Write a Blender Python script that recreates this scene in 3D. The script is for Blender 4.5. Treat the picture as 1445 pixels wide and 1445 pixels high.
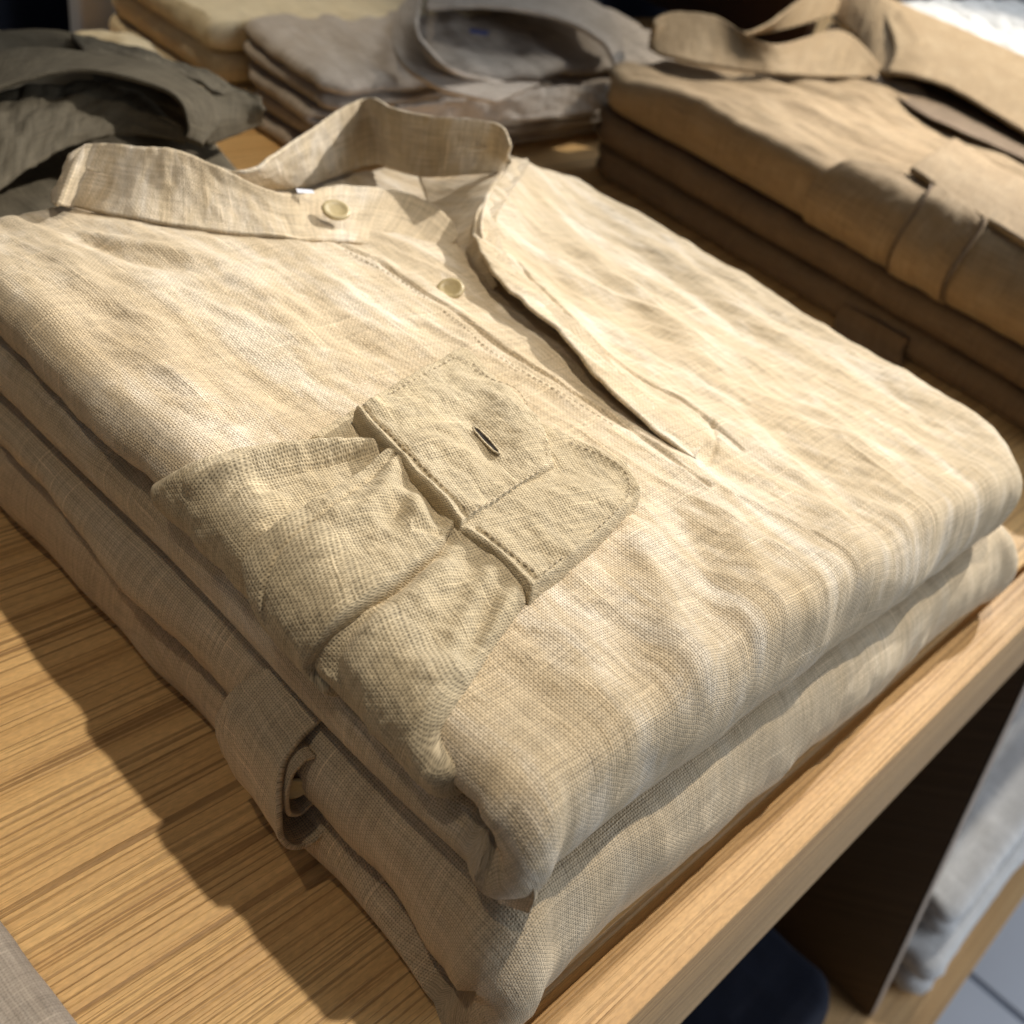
import bpy, math
import numpy as np
from mathutils import Matrix, Vector
for o in list(bpy.data.objects): bpy.data.objects.remove(o)
SC = bpy.context.scene; COL = SC.collection
rad = math.radians

# ------------------------------------------------------------------ camera
F, CX, CY, CH = 1567.296, 963.0, 722.5, 0.30     # focal length and optical centre for a 1445 px wide picture, camera height
VPX = np.array([2350-CX, -(-20-CY), -F]); VPY = np.array([-1963-CX, -(-1435-CY), -F])
ax = VPX/np.linalg.norm(VPX); ay = VPY/np.linalg.norm(VPY); az = np.cross(ax, ay)
RW = np.array([ax, ay, az]); CAMP = np.array([0, 0, CH])
cam = bpy.data.cameras.new('camera'); cob = bpy.data.objects.new('camera', cam); COL.objects.link(cob)
cam.sensor_width = 36; cam.lens = F/1445*36; cam.shift_x = -(CX-722.5)/1445
m4 = Matrix([list(RW[0])+[0], list(RW[1])+[0], list(RW[2])+[CH], [0, 0, 0, 1]]); cob.matrix_world = m4
cam.clip_start = .01; cam.clip_end = 50
cam.dof.use_dof = True; cam.dof.focus_distance = .30; cam.dof.aperture_fstop = 14
SC.camera = cob
def P(px, py, z=0.):                              # point of the place seen at a spot of the photograph, at height z
    d = RW@np.array([px-CX, -(py-CY), -F]); return CAMP+d*((z-CH)/d[2])
# ------------------------------------------------------------------ light
w = bpy.data.worlds.new('World'); SC.world = w; w.use_nodes = True
w.node_tree.nodes['Background'].inputs[0].default_value = (.84, .88, 1, 1)
w.node_tree.nodes['Background'].inputs[1].default_value = .088
SC.view_settings.view_transform = 'Standard'; SC.view_settings.look = 'None'; SC.view_settings.exposure = 0
def lamp(name, kind, loc, target, energy, color, **k):
    l = bpy.data.lights.new(name, kind); o = bpy.data.objects.new(name, l); COL.objects.link(o)
    o.location = loc; o.rotation_euler = (Vector(target)-Vector(loc)).to_track_quat('-Z', 'Y').to_euler()
    l.energy = energy; l.color = color
    for a, b in k.items(): setattr(l, a, b)
    return o
lamp('key_spot', 'SPOT', (.50, .04, 1.95), (.13, .07, .08), 103, (1, .915, .80), spot_size=rad(24), spot_blend=.8, shadow_soft_size=.02)
lamp('low_spot', 'SPOT', (2.25, .24, 1.38), (.47, .29, .09), 345, (1, .965, .93), spot_size=rad(15), spot_blend=.75, shadow_soft_size=.022)
lamp('side_spot', 'SPOT', (-.30, .30, 1.45), (.13, .2, .05), 8.5, (1, .84, .64), spot_size=rad(34), spot_blend=.6, shadow_soft_size=.015)
lamp('back_spot', 'SPOT', (.2, 1.1, 1.6), (.40, .72, .06), 48, (1, .86, .66), spot_size=rad(13), spot_blend=.5, shadow_soft_size=.03)
lamp('pile_fill_spot', 'SPOT', (2.3, .1, 1.7), (1.08, .36, .08), 400, (1, .93, .82), spot_size=rad(21), spot_blend=.8, shadow_soft_size=.03)  # added spot without a visible source, brightens the white and brown piles
lamp('window_light', 'AREA', (1.9, .9, 1.3), (.5, .25, .05), 20, (.88, .94, 1), shape='RECTANGLE', size=.9, size_y=1.2)
lamp('front_fill_light', 'AREA', (1.5, -1.7, .5), (.6, .1, -.2), 32, (.80, .88, 1), shape='RECTANGLE', size=1.4, size_y=1.4)  # added fill from the front, brightens the lower shelf, floor and rail
# ------------------------------------------------------------------ numeric helpers
def _perm(seed):
    r = np.random.RandomState(seed); p = r.permutation(256); return np.concatenate([p, p, p])
def perlin(x, y, seed=0):
    x = np.asarray(x, float); y = np.asarray(y, float); p = _perm(seed)
    xi = np.floor(x).astype(int); yi = np.floor(y).astype(int); xf = x-xi; yf = y-yi; xi &= 255; yi &= 255
    f = lambda t: t*t*t*(t*(t*6-15)+10)
    def g(ix, iy, dx, dy):
        a = p[p[ix]+iy]*(2*np.pi/256); return np.cos(a)*dx+np.sin(a)*dy
    u, v = f(xf), f(yf)
    a = g(xi, yi, xf, yf); b = g(xi+1, yi, xf-1, yf); c = g(xi, yi+1, xf, yf-1); d = g(xi+1, yi+1, xf-1, yf-1)
    return ((a+u*(b-a))+v*((c+u*(d-c))-(a+u*(b-a))))*1.4
def fbm(x, y, n=3, seed=0): return sum(perlin(x*2**k, y*2**k, seed+k)/2**k for k in range(n))
def ss(a, b, x):
    t = np.clip((np.asarray(x, float)-a)/(b-a), 0, 1); return t*t*(3-2*t)
def spline(pts, n):                               # smooth curve through points, n samples even in length
    p = np.array(pts, float)
    if len(p) == 2: return p[0]+(p[1]-p[0])*np.linspace(0, 1, n)[:, None]
    q = np.vstack([2*p[0]-p[1], p, 2*p[-1]-p[-2]]); out = []
    t = np.linspace(0, 1, 24, endpoint=False)[:, None]
    for i in range(1, len(q)-2):
        a, b, c, d = q[i-1], q[i], q[i+1], q[i+2]
        out.append(.5*(2*b+(c-a)*t+(2*a-5*b+4*c-d)*t**2+(3*b-a-3*c+d)*t**3))
    o = np.vstack(out+[p[-1:]]); return resample(o, n)
def resample(o, n):
    L = np.concatenate([[0], np.cumsum(np.linalg.norm(np.diff(o, axis=0), axis=1))]); s = np.linspace(0, L[-1], n)
    return np.stack([np.interp(s, L, o[:, k]) for k in range(o.shape[1])], 1)
def polydist(X, Y, poly):                         # distance, signed side and position along a polyline
    X = X.ravel(); Y = Y.ravel(); best = np.full(X.shape, 1e9); side = np.zeros_like(best); al = np.zeros_like(best)
    seg = np.linalg.norm(np.diff(poly, axis=0), axis=1); cum = np.concatenate([[0], np.cumsum(seg)]); tot = cum[-1]
    for i in range(len(poly)-1):
        a = poly[i]; d = poly[i+1]-a; l2 = d@d+1e-18
        t = ((X-a[0])*d[0]+(Y-a[1])*d[1])/l2; tc = np.clip(t, 0, 1)
        dx = X-a[0]-tc*d[0]; dy = Y-a[1]-tc*d[1]; dd = np.hypot(dx, dy); m = dd < best
        best = np.where(m, dd, best); side = np.where(m, np.sign(d[0]*dy-d[1]*dx), side); al = np.where(m, (cum[i]+tc*seg[i])/tot, al)
    return best, side, al
_SPL = {}
def stroke(X, Y, poly, width, amp, kind='ridge', n=10):
    sh = X.shape; ky = (id(poly), n)
    if ky not in _SPL: _SPL[ky] = (poly, spline(poly, n))
    pl = _SPL[ky][1]; d, sd, al = polydist(X, Y, pl)
    tp = np.sqrt(np.clip(np.sin(np.pi*np.clip(al, .0, 1)), 0, 1)) if kind != 'seam' else 1
    if kind == 'step':  r = amp*.5*(1+np.tanh(sd*d/width))*np.exp(-(d/(width*9))**2)*tp
    elif kind == 'fold': r = amp*np.exp(-(d/width)**2)*tp*np.where(sd > 0, 1, 1)-amp*.8*np.exp(-((d*sd-width*1.3)/(width*.7))**2)*tp
    else: r = amp*np.exp(-(d/width)**2)*tp
    return r.reshape(sh)
def px2(pts, z): return [tuple(P(a, b, z)[:2]) for a, b in pts]
# ------------------------------------------------------------------ mesh helpers
def mesh_obj(name, V, Fq, mat, parent=None, uv=None, smooth=True):
    V = np.asarray(V, float).reshape(-1, 3); Fq = np.asarray(Fq, int); me = bpy.data.meshes.new(name)
    n = Fq.shape[1]; me.vertices.add(len(V)); me.vertices.foreach_set('co', V.ravel())
    me.loops.add(Fq.size); me.loops.foreach_set('vertex_index', Fq.ravel())
    me.polygons.add(len(Fq)); me.polygons.foreach_set('loop_start', np.arange(len(Fq))*n)
    me.polygons.foreach_set('loop_total', np.full(len(Fq), n))
    me.update(calc_edges=True)
    if smooth: me.polygons.foreach_set('use_smooth', np.ones(len(Fq), bool))
    if uv is not None:
        ul = me.uv_layers.new(name='UVMap'); ul.data.foreach_set('uv', np.asarray(uv, float)[Fq.ravel()].ravel())
    me.materials.append(mat); me.validate(); ob = bpy.data.objects.new(name, me); COL.objects.link(ob)
    if parent is not None: ob.parent = parent
    return ob
def gridf(n, m, off=0, close=False):              # faces of an n by m vertex grid (index i*m+j)
    i, j = np.meshgrid(np.arange(n if close else n-1), np.arange(m-1), indexing='ij'); i2 = (i+1) % n
    return np.stack([i*m+j, i2*m+j, i2*m+j+1, i*m+j+1], -1).reshape(-1, 4)+off
def gridobj(name, G, mat, parent=None, uv=None, close=False, flip=False, thick=0, **k):
    n, m = G.shape[:2]; f = gridf(n, m, 0, close)
    if flip: f = f[:, ::-1]
    o = mesh_obj(name, G.reshape(-1, 3), f, mat, parent, None if uv is None else uv.reshape(-1, 2), **k)
    if thick:
        s = o.modifiers.new('thickness', 'SOLIDIFY'); s.thickness = thick; s.offset = 0
    return o
def coons(c0, c1, d0, d1):                        # c0,c1: n points (v=0,1)  d0,d1: m points (u=0,1)
    n, m = len(c0), len(d0); u = np.linspace(0, 1, n)[:, None, None]; v = np.linspace(0, 1, m)[None, :, None]
    return (1-v)*c0[:, None]+v*c1[:, None]+(1-u)*d0[None]+u*d1[None]-((1-u)*(1-v)*c0[0]+u*(1-v)*c0[-1]+(1-u)*v*c1[0]+u*v*c1[-1])
def tube(name, pts, r, mat, parent=None, n=40, k=8, flat=1., closed=False):
    p = spline(pts, n) if not closed else np.array(pts, float); n = len(p)
    t = np.gradient(p, axis=0) if not closed else np.roll(p, -1, 0)-np.roll(p, 1, 0)
    t /= np.linalg.norm(t, axis=1)[:, None]
    s = np.cross(t, [0, 0, 1.]); s /= np.linalg.norm(s, axis=1)[:, None]+1e-9; q = np.cross(s, t)
    a = np.linspace(0, 2*np.pi, k, endpoint=False); rr = np.full(n, r)
    if not closed: rr = r*np.clip(np.minimum(np.arange(n)+.15, n-.85-np.arange(n))/1.5, .05, 1)
    G = p[:, None]+rr[:, None, None]*(np.cos(a)[None, :, None]*s[:, None]+flat*np.sin(a)[None, :, None]*q[:, None])
    idx = np.arange(n*k).reshape(n, k); i2 = np.roll(idx, -1, 0) if closed else idx[1:]; i1 = idx if closed else idx[:-1]
    f = np.stack([i1, np.roll(i1, -1, 1), np.roll(i2, -1, 1), i2], -1).reshape(-1, 4)
    L = np.concatenate([[0], np.cumsum(np.linalg.norm(np.diff(p, axis=0), axis=1))])
    uv = np.stack([np.repeat(L, k), np.tile(a*r, n)], 1)
    return mesh_obj(name, G.reshape(-1, 3), f, mat, parent, uv)
def box(name, lo, hi, mat, parent=None, bevel=0.0015, seg=2):
    lo = np.array(lo, float); hi = np.array(hi, float)
    V = np.array([[(lo, hi)[a][0], (lo, hi)[b][1], (lo, hi)[c][2]] for a in (0, 1) for b in (0, 1) for c in (0, 1)])
    f = [[0, 1, 3, 2], [4, 6, 7, 5], [0, 4, 5, 1], [2, 3, 7, 6], [0, 2, 6, 4], [1, 5, 7, 3]]
    o = mesh_obj(name, V, f, mat, parent, smooth=False)
    if bevel:
        b = o.modifiers.new('bevel', 'BEVEL'); b.width = bevel; b.segments = seg; b.harden_normals = False
    return o
def empty(name, label, cat, loc=(0, 0, 0), group=None, rz=0):
    o = bpy.data.objects.new(name, None); COL.objects.link(o); o.location = loc; o.rotation_euler = (0, 0, rz); o.empty_display_size = .02
    o['label'] = label; o['category'] = cat
    if group: o['group'] = group
    return o
def tag(o, label, cat, group=None):
    o['label'] = label; o['category'] = cat
    if group: o['group'] = group
    return o
# ------------------------------------------------------------------ materials
class NT:
    def __init__(s, name):
        s.m = bpy.data.materials.new(name); s.m.use_nodes = True; s.t = s.m.node_tree; s.b = s.t.nodes['Principled BSDF']
    def n(s, typ, **k):
        nd = s.t.nodes.new(typ)
        for a, b in k.items(): setattr(nd, a, b)
        return nd
    def put(s, sock, val):
        if isinstance(val, bpy.types.NodeSocket): s.t.links.new(val, sock)
        else: sock.default_value = val
    def math(s, op, a, b=0., c=0., clamp=False):
        nd = s.n('ShaderNodeMath', operation=op, use_clamp=clamp)
        s.put(nd.inputs[0], a); s.put(nd.inputs[1], b); s.put(nd.inputs[2], c); return nd.outputs[0]
    def mapr(s, v, a, b, c, d, smooth=False):
        nd = s.n('ShaderNodeMapRange', interpolation_type='SMOOTHSTEP' if smooth else 'LINEAR')
        s.put(nd.inputs[0], v)
        for i, q in enumerate((a, b, c, d)): nd.inputs[i+1].default_value = q
        return nd.outputs[0]
    def vec(s, x, y, z=0.):
        nd = s.n('ShaderNodeCombineXYZ'); s.put(nd.inputs[0], x); s.put(nd.inputs[1], y); s.put(nd.inputs[2], z); return nd.outputs[0]
    def noise(s, v, scale=1, detail=2, rough=.5, dist=0):
        nd = s.n('ShaderNodeTexNoise'); s.put(nd.inputs['Vector'], v); nd.inputs['Scale'].default_value = scale
        nd.inputs['Detail'].default_value = detail; nd.inputs['Roughness'].default_value = rough; nd.inputs['Distortion'].default_value = dist
        return nd.outputs[0]
    def mix(s, f, a, b, typ='MIX'):
        nd = s.n('ShaderNodeMix', data_type='RGBA', blend_type=typ); s.put(nd.inputs[0], f); s.put(nd.inputs[6], a); s.put(nd.inputs[7], b); return nd.outputs[2]
    def bump(s, h, dist, strength=1., normal=None):
        nd = s.n('ShaderNodeBump'); s.put(nd.inputs['Height'], h); nd.inputs['Distance'].default_value = dist; nd.inputs['Strength'].default_value = strength
        if normal is not None: s.put(nd.inputs['Normal'], normal)
        return nd.outputs[0]
def c4(c): return (c[0], c[1], c[2], 1)
def linen(name, base, pale, deep, per=.00078, weave=1., blotch=1., rough=.85, sheen=.25, slub=1.):
    t = NT(name); uv = t.n('ShaderNodeUVMap', uv_map='UVMap'); sp = t.n('ShaderNodeSeparateXYZ'); t.put(sp.inputs[0], uv.outputs[0])
    u, v = sp.outputs[0], sp.outputs[1]
    # threads wander a little
    wu = t.noise(uv.outputs[0], 60, 2); wv = t.noise(t.vec(v, u, 3.7), 60, 2)
    fine = t.noise(uv.outputs[0], 700, 1)
    uu = t.math('ADD', t.math('MULTIPLY', u, 1/per), t.math('ADD', t.math('MULTIPLY', wu, 1.1), t.math('MULTIPLY', fine, .5)))
    vv = t.math('ADD', t.math('MULTIPLY', v, 1/per), t.math('ADD', t.math('MULTIPLY', wv, 1.1), t.math('MULTIPLY', fine, .5)))
    cu = t.math('COSINE', t.math('MULTIPLY', uu, 2*math.pi)); cv = t.math('COSINE', t.math('MULTIPLY', vv, 2*math.pi))
    hu = t.mapr(cu, -1, 1, 0, 1); hv = t.mapr(cv, -1, 1, 0, 1)
    hole = t.math('MULTIPLY', hu, hv)                                        # little gaps between the threads
    su = t.math('SINE', t.math('MULTIPLY', uu, math.pi)); sv = t.math('SINE', t.math('MULTIPLY', vv, math.pi))
    over = t.math('MULTIPLY', su, sv)                                        # over and under
    tu = t.noise(t.vec(t.math('MULTIPLY', uu, .8), t.math('MULTIPLY', v, 45), 0), 1, 2, .6)   # each thread its own tone, changing along it
    tv = t.noise(t.vec(t.math('MULTIPLY', vv, .8), t.math('MULTIPLY', u, 45), 9), 1, 2, .6)
    th = t.math('ADD', t.math('SUBTRACT', tu, .5), t.math('SUBTRACT', tv, .5))
    slu = t.mapr(t.noise(t.vec(t.math('MULTIPLY', uu, .55), t.math('MULTIPLY', v, 26), 5), 1, 1), .66, .76, 0, 1)
    slv = t.mapr(t.noise(t.vec(t.math('MULTIPLY', vv, .55), t.math('MULTIPLY', u, 26), 7), 1, 1), .66, .76, 0, 1)
    sl = t.math('MAXIMUM', slu, slv)                                         # slubs
    b1 = t.noise(t.vec(t.math('MULTIPLY', u, 48), t.math('MULTIPLY', v, 12)), 1, 4, .6, .6)
    b2 = t.noise(t.vec(t.math('MULTIPLY', u, 110), t.math('MULTIPLY', v, 38), 4), 1, 4, .65, .8)
    bl = t.math('ADD', t.math('MULTIPLY', t.math('SUBTRACT', b1, .5), 2.0*blotch), t.math('MULTIPLY', t.math('SUBTRACT', b2, .5), 1.3*blotch))
    col = t.mix(t.mapr(bl, 0, .8, 0, .9), c4(base), c4(pale)); col = t.mix(t.mapr(bl, 0, -.8, 0, .9), col, c4(deep))
    k = t.math('MULTIPLY_ADD', th, .75*slub, 1.); k = t.math('MULTIPLY_ADD', hole, -.58*weave, k); k = t.math('MULTIPLY_ADD', over, .10*weave, k)
    k = t.math('MULTIPLY_ADD', sl, .28*slub, t.math('ADD', k, .10*weave))
    kc = t.n('ShaderNodeCombineXYZ'); [t.put(kc.inputs[i], k) for i in range(3)]
    col = t.mix(1., col, kc.outputs[0], 'MULTIPLY')
    t.put(t.b.inputs['Base Color'], col)
    crumple = t.noise(t.vec(t.math('MULTIPLY', u, 330), t.math('MULTIPLY', v, 150), 2), 1, 4, .62, .5)
    n1 = t.bump(crumple, .00055, .7)
    h = t.math('MULTIPLY_ADD', hole, -1., t.math('MULTIPLY', over, .35)); h = t.math('MULTIPLY_ADD', th, .9, h); h = t.math('MULTIPLY_ADD', sl, .8, h)
    t.put(t.b.inputs['Normal'], t.bump(h, .00016*weave+1e-6, .9, n1))
    t.b.inputs['Roughness'].default_value = rough; t.b.inputs['Specular IOR Level'].default_value = .25
    t.b.inputs['Sheen Weight'].default_value = sheen; t.b.inputs['Sheen Roughness'].default_value = .55
    t.b.inputs['Sheen Tint'].default_value = c4([min(1, c*1.25+.1) for c in pale])
    return t.m
def oak(name, light, mid, dark, spec=.4, lines=1.):
    t = NT(name); tc = t.n('ShaderNodeTexCoord'); sp = t.n('ShaderNodeSeparateXYZ'); t.put(sp.inputs[0], tc.outputs['Object'])
    x, y, z = sp.outputs; yz = t.math('MULTIPLY_ADD', z, 1.3, y)
    wob = t.noise(t.vec(t.math('MULTIPLY', x, 9), t.math('MULTIPLY', y, 14), 0), 1, 2)
    yw = t.math('MULTIPLY_ADD', wob, .0026, yz)
    a = t.noise(t.vec(t.math('MULTIPLY', x, 3), t.math('MULTIPLY', yw, 130), 1), 1, 3, .6)
    b = t.noise(t.vec(t.math('MULTIPLY', x, 2.6), t.math('MULTIPLY', yw, 720), 2), 1, 1, .5)
    c = t.noise(t.vec(t.math('MULTIPLY', x, 14), t.math('MULTIPLY', yw, 1900), 3), 1, 2, .6)
    fl = t.noise(t.vec(t.math('MULTIPLY', x, 300), t.math('MULTIPLY', yw, 900), 5), 1, 2, .6)
    col = t.mix(t.mapr(a, .32, .68, 0, 1, True), c4(mid), c4(light)); 
    line = t.math('MULTIPLY', t.mapr(b, .53, .62, 0, 1, True), t.mapr(t.noise(t.vec(t.math('MULTIPLY', x, 12), t.math('MULTIPLY', yw, 90), 8), 1, 2), .35, .6, .45, .9))
    col = t.mix(t.math('MULTIPLY', line, .80*lines), col, c4(dark))
    pore = t.mapr(c, .57, .68, 0, 1); col = t.mix(t.math('MULTIPLY', pore, .40*lines), col, c4(dark))
    k = t.mapr(fl, .3, .7, .88, 1.12); kc = t.n('ShaderNodeCombineXYZ'); [t.put(kc.inputs[i], k) for i in range(3)]
    col = t.mix(1., col, kc.outputs[0], 'MULTIPLY'); t.put(t.b.inputs['Base Color'], col)
    h = t.math('MULTIPLY_ADD', line, -1., t.math('MULTIPLY', pore, -.6))
    t.put(t.b.inputs['Normal'], t.bump(h, .00035, .6)); t.put(t.b.inputs['Roughness'], t.mapr(a, .3, .7, .52, .62))
    t.b.inputs['Specular IOR Level'].default_value = spec
    return t.m
def plain(name, c, rough=.6, var=.25, scale=30, metal=0., spec=.3):
    t = NT(name); tc = t.n('ShaderNodeTexCoord'); q = t.noise(tc.outputs['Object'], scale, 4, .6)
    t.put(t.b.inputs['Base Color'], t.mix(q, c4([a*(1-var) for a in c]), c4([min(1, a*(1+var)) for a in c])))
    t.put(t.b.inputs['Normal'], t.bump(q, .001, .2)); t.b.inputs['Roughness'].default_value = rough; t.b.inputs['Metallic'].default_value = metal
    t.b.inputs['Specular IOR Level'].default_value = spec; return t.m
M_lin = linen('natural_linen', (.515, .404, .256), (.735, .662, .545), (.425, .314, .172))
M_lin2 = linen('natural_linen_lower', (.54, .425, .275), (.66, .57, .425), (.46, .345, .20), blotch=.7)
M_cuff = linen('cuff_linen', (.46, .37, .23), (.56, .475, .33), (.375, .29, .165), blotch=.8, slub=1.15)
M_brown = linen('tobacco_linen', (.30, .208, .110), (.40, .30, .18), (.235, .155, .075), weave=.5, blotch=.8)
M_brown2 = linen('tobacco_linen_shaded', (.16, .108, .062), (.20, .14, .085), (.115, .075, .042), weave=.5, blotch=.6, sheen=.06)  # same brown linen with the shade of the lower layers painted in
M_grey = linen('grey_linen', (.40, .335, .265), (.48, .42, .35), (.31, .25, .19), weave=.5, blotch=.7)
M_olive = linen('olive_linen', (.115, .092, .056), (.155, .128, .082), (.08, .062, .036), weave=.5, blotch=.8, sheen=.08)
M_cream = linen('cream_linen', (.62, .51, .32), (.70, .60, .42), (.52, .40, .24), weave=.4, blotch=.6)  # on the pile by the post this paleness is lamplight painted in
M_white = linen('white_linen', (.62, .61, .585), (.70, .69, .67), (.54, .52, .49), weave=.3, blotch=.5)
M_navy = linen('navy_cotton', (.005, .007, .016), (.008, .011, .024), (.003, .004, .010), weave=.4)
M_oak = oak('oak_veneer', (.74, .465, .185), (.60, .355, .130), (.17, .080, .022), lines=.85)
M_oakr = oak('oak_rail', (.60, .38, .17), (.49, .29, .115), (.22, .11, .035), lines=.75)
M_oakf = oak('oak_lit_edge', (.42, .33, .25), (.36, .28, .21), (.24, .17, .12), lines=.5)  # greyed oak, lighting painted into its tone, for the divider's front edge
M_oakd = oak('oak_shaded', (.16, .095, .045), (.12, .07, .03), (.07, .04, .018), lines=.6)  # same oak with the shade under the table top painted in
M_btn = plain('corozo_button', (.46, .36, .18), .35, .2, 900, spec=.5)
M_gap = plain('shadow_gap', (.02, .013, .007), .9)
M_tile = plain('floor_tile', (.62, .64, .68), .45, .05, 12); M_grout = plain('grout', (.20, .22, .26), .9)
M_metal = plain('painted_metal', (.62, .62, .62), .45, .06, 20)
M_label = plain('woven_label', (.75, .75, .78), .7, .05, 200)
M_panel = plain('walnut_panel', (.060, .032, .018), .5, .3, 8)
M_thread = plain('sewing_thread', (.47, .38, .25), .8, .1, 2000)

# ------------------------------------------------------------------ folded shirt shell: top sheet plus rolled edges
def rr_curves(x0, x1, y0, y1, rad4, n, m):        # rounded rectangle split into four curves that meet in the middle of the corners
    rbl, rbr, rtr, rtl = rad4
    def arc(cx, cy, r, a0, a1, k=10):
        a = np.linspace(rad(a0), rad(a1), k); return np.stack([cx+r*np.cos(a), cy+r*np.sin(a)], 1)
    bl = (x0+rbl, y0+rbl, rbl); br = (x1-rbr, y0+rbr, rbr); tr = (x1-rtr, y1-rtr, rtr); tl = (x0+rtl, y1-rtl, rtl)
    front = np.vstack([arc(*bl, 225, 270), arc(*br, 270, 315)]); right = np.vstack([arc(*br, 315, 360), arc(*tr, 0, 45)])
    back = np.vstack([arc(*tl, 135, 90), arc(*tr, 90, 45)]); left = np.vstack([arc(*bl, 225, 180), arc(*tl, 180, 135)])
    return resample(front, n), resample(back, n), resample(left, m), resample(right, m)
def bumps(t, cuts, amp, groove):                  # stacked rolls: outward offset and drop (0..1) for t in 0..1
    o = np.zeros_like(t); d = np.zeros_like(t); nb = len(cuts)-1
    for k in range(nb):
        a, b = k/nb, (k+1)/nb; m = (t >= a) & (t <= b+1e-9); f = (t[m]-a)*nb*np.pi
        o[m] = amp[k]*np.sin(f)**(.85 if nb > 1 else .68)
        if k > 0: o[m] -= groove*np.exp(-(f/.35)**2)
        if k < nb-1: o[m] -= groove*np.exp(-((np.pi-f)/.35)**2)
        d[m] = cuts[k]+(cuts[k+1]-cuts[k])*(1-np.cos(f))/2
    return o, d
def shell(name, mat, parent, rect, radii, top, bot, left=((0, 1), (.013,), 0), other=((0, 1), (.015,), 0), right=None, N=200, Mv=200, K=24,
          warp=None, seed=0, rough=.0012, nfreq=28, slit=None, under=.02, gridfn=None, ampn=.30, ampfn=None, leftcut=None):
    x0, x1, y0, y1 = rect
    f_, b_, l_, r_ = rr_curves(x0, x1, y0, y1, radii, N, Mv)
    G = coons(f_, b_, l_, r_)
    if gridfn is not None: G = gridfn(G)
    X, Y = G[..., 0], G[..., 1]; Z = top(X, Y)
    per = np.vstack([np.stack([np.arange(N), np.zeros(N, int)], 1)[:-1], np.stack([np.full(Mv, N-1), np.arange(Mv)], 1)[:-1],
                     np.stack([np.arange(N)[::-1], np.full(N, Mv-1)], 1)[:-1], np.stack([np.zeros(Mv, int), np.arange(Mv)[::-1]], 1)[:-1]])
    B = G[per[:, 0], per[:, 1]]; Zb = Z[per[:, 0], per[:, 1]]; n = len(B)
    tg = np.roll(B, -3, 0)-np.roll(B, 3, 0); nr = np.stack([tg[:, 1], -tg[:, 0]], 1); nr /= np.linalg.norm(nr, axis=1)[:, None]
    L = np.concatenate([[0], np.cumsum(np.linalg.norm(np.diff(B, axis=0), axis=1))])
    t = np.linspace(0, 1, K+1); zb = bot(B[:, 0], B[:, 1]); wl = ss(.78, .97, -nr[:, 0])[:, None]; wr = ss(.55, .9, nr[:, 0])[:, None]
    ol, dl = bumps(t, *left); oo, do = bumps(t, *other); orr, dr = bumps(t, *(right or other))
    nb = len(left[1]); hh = (Zb-zb)
    am = 1+ampn*perlin(L[:, None]*nfreq, np.floor(t*nb-1e-6)[None]*3.1+.37, seed+5)
    if leftcut is not None:
        c0 = left[0][1]; cc = leftcut(B[:, 0], B[:, 1])[:, None]; dl2 = np.where(dl[None] < c0, dl[None]*cc/c0, cc+(dl[None]-c0)*(1-cc)/(1-c0))
    else: dl2 = dl[None]+0*L[:, None]
    dw = dl2+.05*np.sin(np.pi*dl)[None]*perlin(L[:, None]*nfreq*.7, dl[None]*4, seed+9)
    off = wl*ol[None]*am+(1-wl)*(1-wr)*oo[None]*(1+.12*perlin(L[:, None]*nfreq, t[None]*2, seed+7))+(1-wl)*wr*orr[None]*am
    off = off*(1+.42*ss(.25, .9, 2*np.abs(nr[:, 0]*nr[:, 1]))[:, None]*(nr[:, 1] < 0)[:, None])
    if ampfn is not None: off = off+ampfn(B[:, 0][:, None], B[:, 1][:, None], t[None], wl)
    drop = wl*dw+(1-wl)*(1-wr)*do[None]+(1-wl)*wr*dr[None]
    nz = rough*fbm(L[:, None]*42, drop*hh[:, None]*30+seed, 2, seed+3)+rough*.18*fbm(L[:, None]*150, drop*hh[:, None]*90, 2, seed+21)
    off = off+nz*np.sin(np.pi*np.clip(t*1.15, 0, 1))[None]
    off[:, -1] -= under
    XY = B[:, None]+nr[:, None]*off[..., None]; ZZ = Zb[:, None]-hh[:, None]*drop
    R = np.dstack([XY, ZZ[..., None]]); R = R[:, 1:]
    arcl = np.cumsum(np.linalg.norm(np.diff(np.concatenate([np.hstack([B, Zb[:, None]]).reshape(n, 1, 3), R], 1), axis=1), axis=2), axis=1)
    Ruv = B[:, None]+nr[:, None]*arcl[..., None]
    return G, Z, per, R, Ruv
def assemble(name, mat, parent, G, Z, per, R, Ruv, warp=None):
    N, Mv = G.shape[:2]; n, K = R.shape[:2]
    V = np.dstack([G, Z]).reshape(-1, 3); uv = G.reshape(-1, 2); f = gridf(N, Mv); pi = per[:, 0]*Mv+per[:, 1]; base = N*Mv
    idx = np.concatenate([pi[:, None], base+np.arange(n*K).reshape(n, K)], 1); i2 = np.roll(idx, -1, 0)
    rf = np.stack([idx[:, :-1], idx[:, 1:], i2[:, 1:], i2[:, :-1]], -1).reshape(-1, 4)
    V = np.vstack([V, R.reshape(-1, 3)]); uv = np.vstack([uv, Ruv.reshape(-1, 2)])
    if warp is not None: V = warp(V)
    return mesh_obj(name, V, np.vstack([f, rf]), mat, parent, uv)
def slab(name, mat, parent, *a, **k):
    wp = k.pop('warp', None); G, Z, per, R, Ruv = shell(name, mat, parent, *a, **k); return assemble(name, mat, parent, G, Z, per, R, Ruv, wp)

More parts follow.
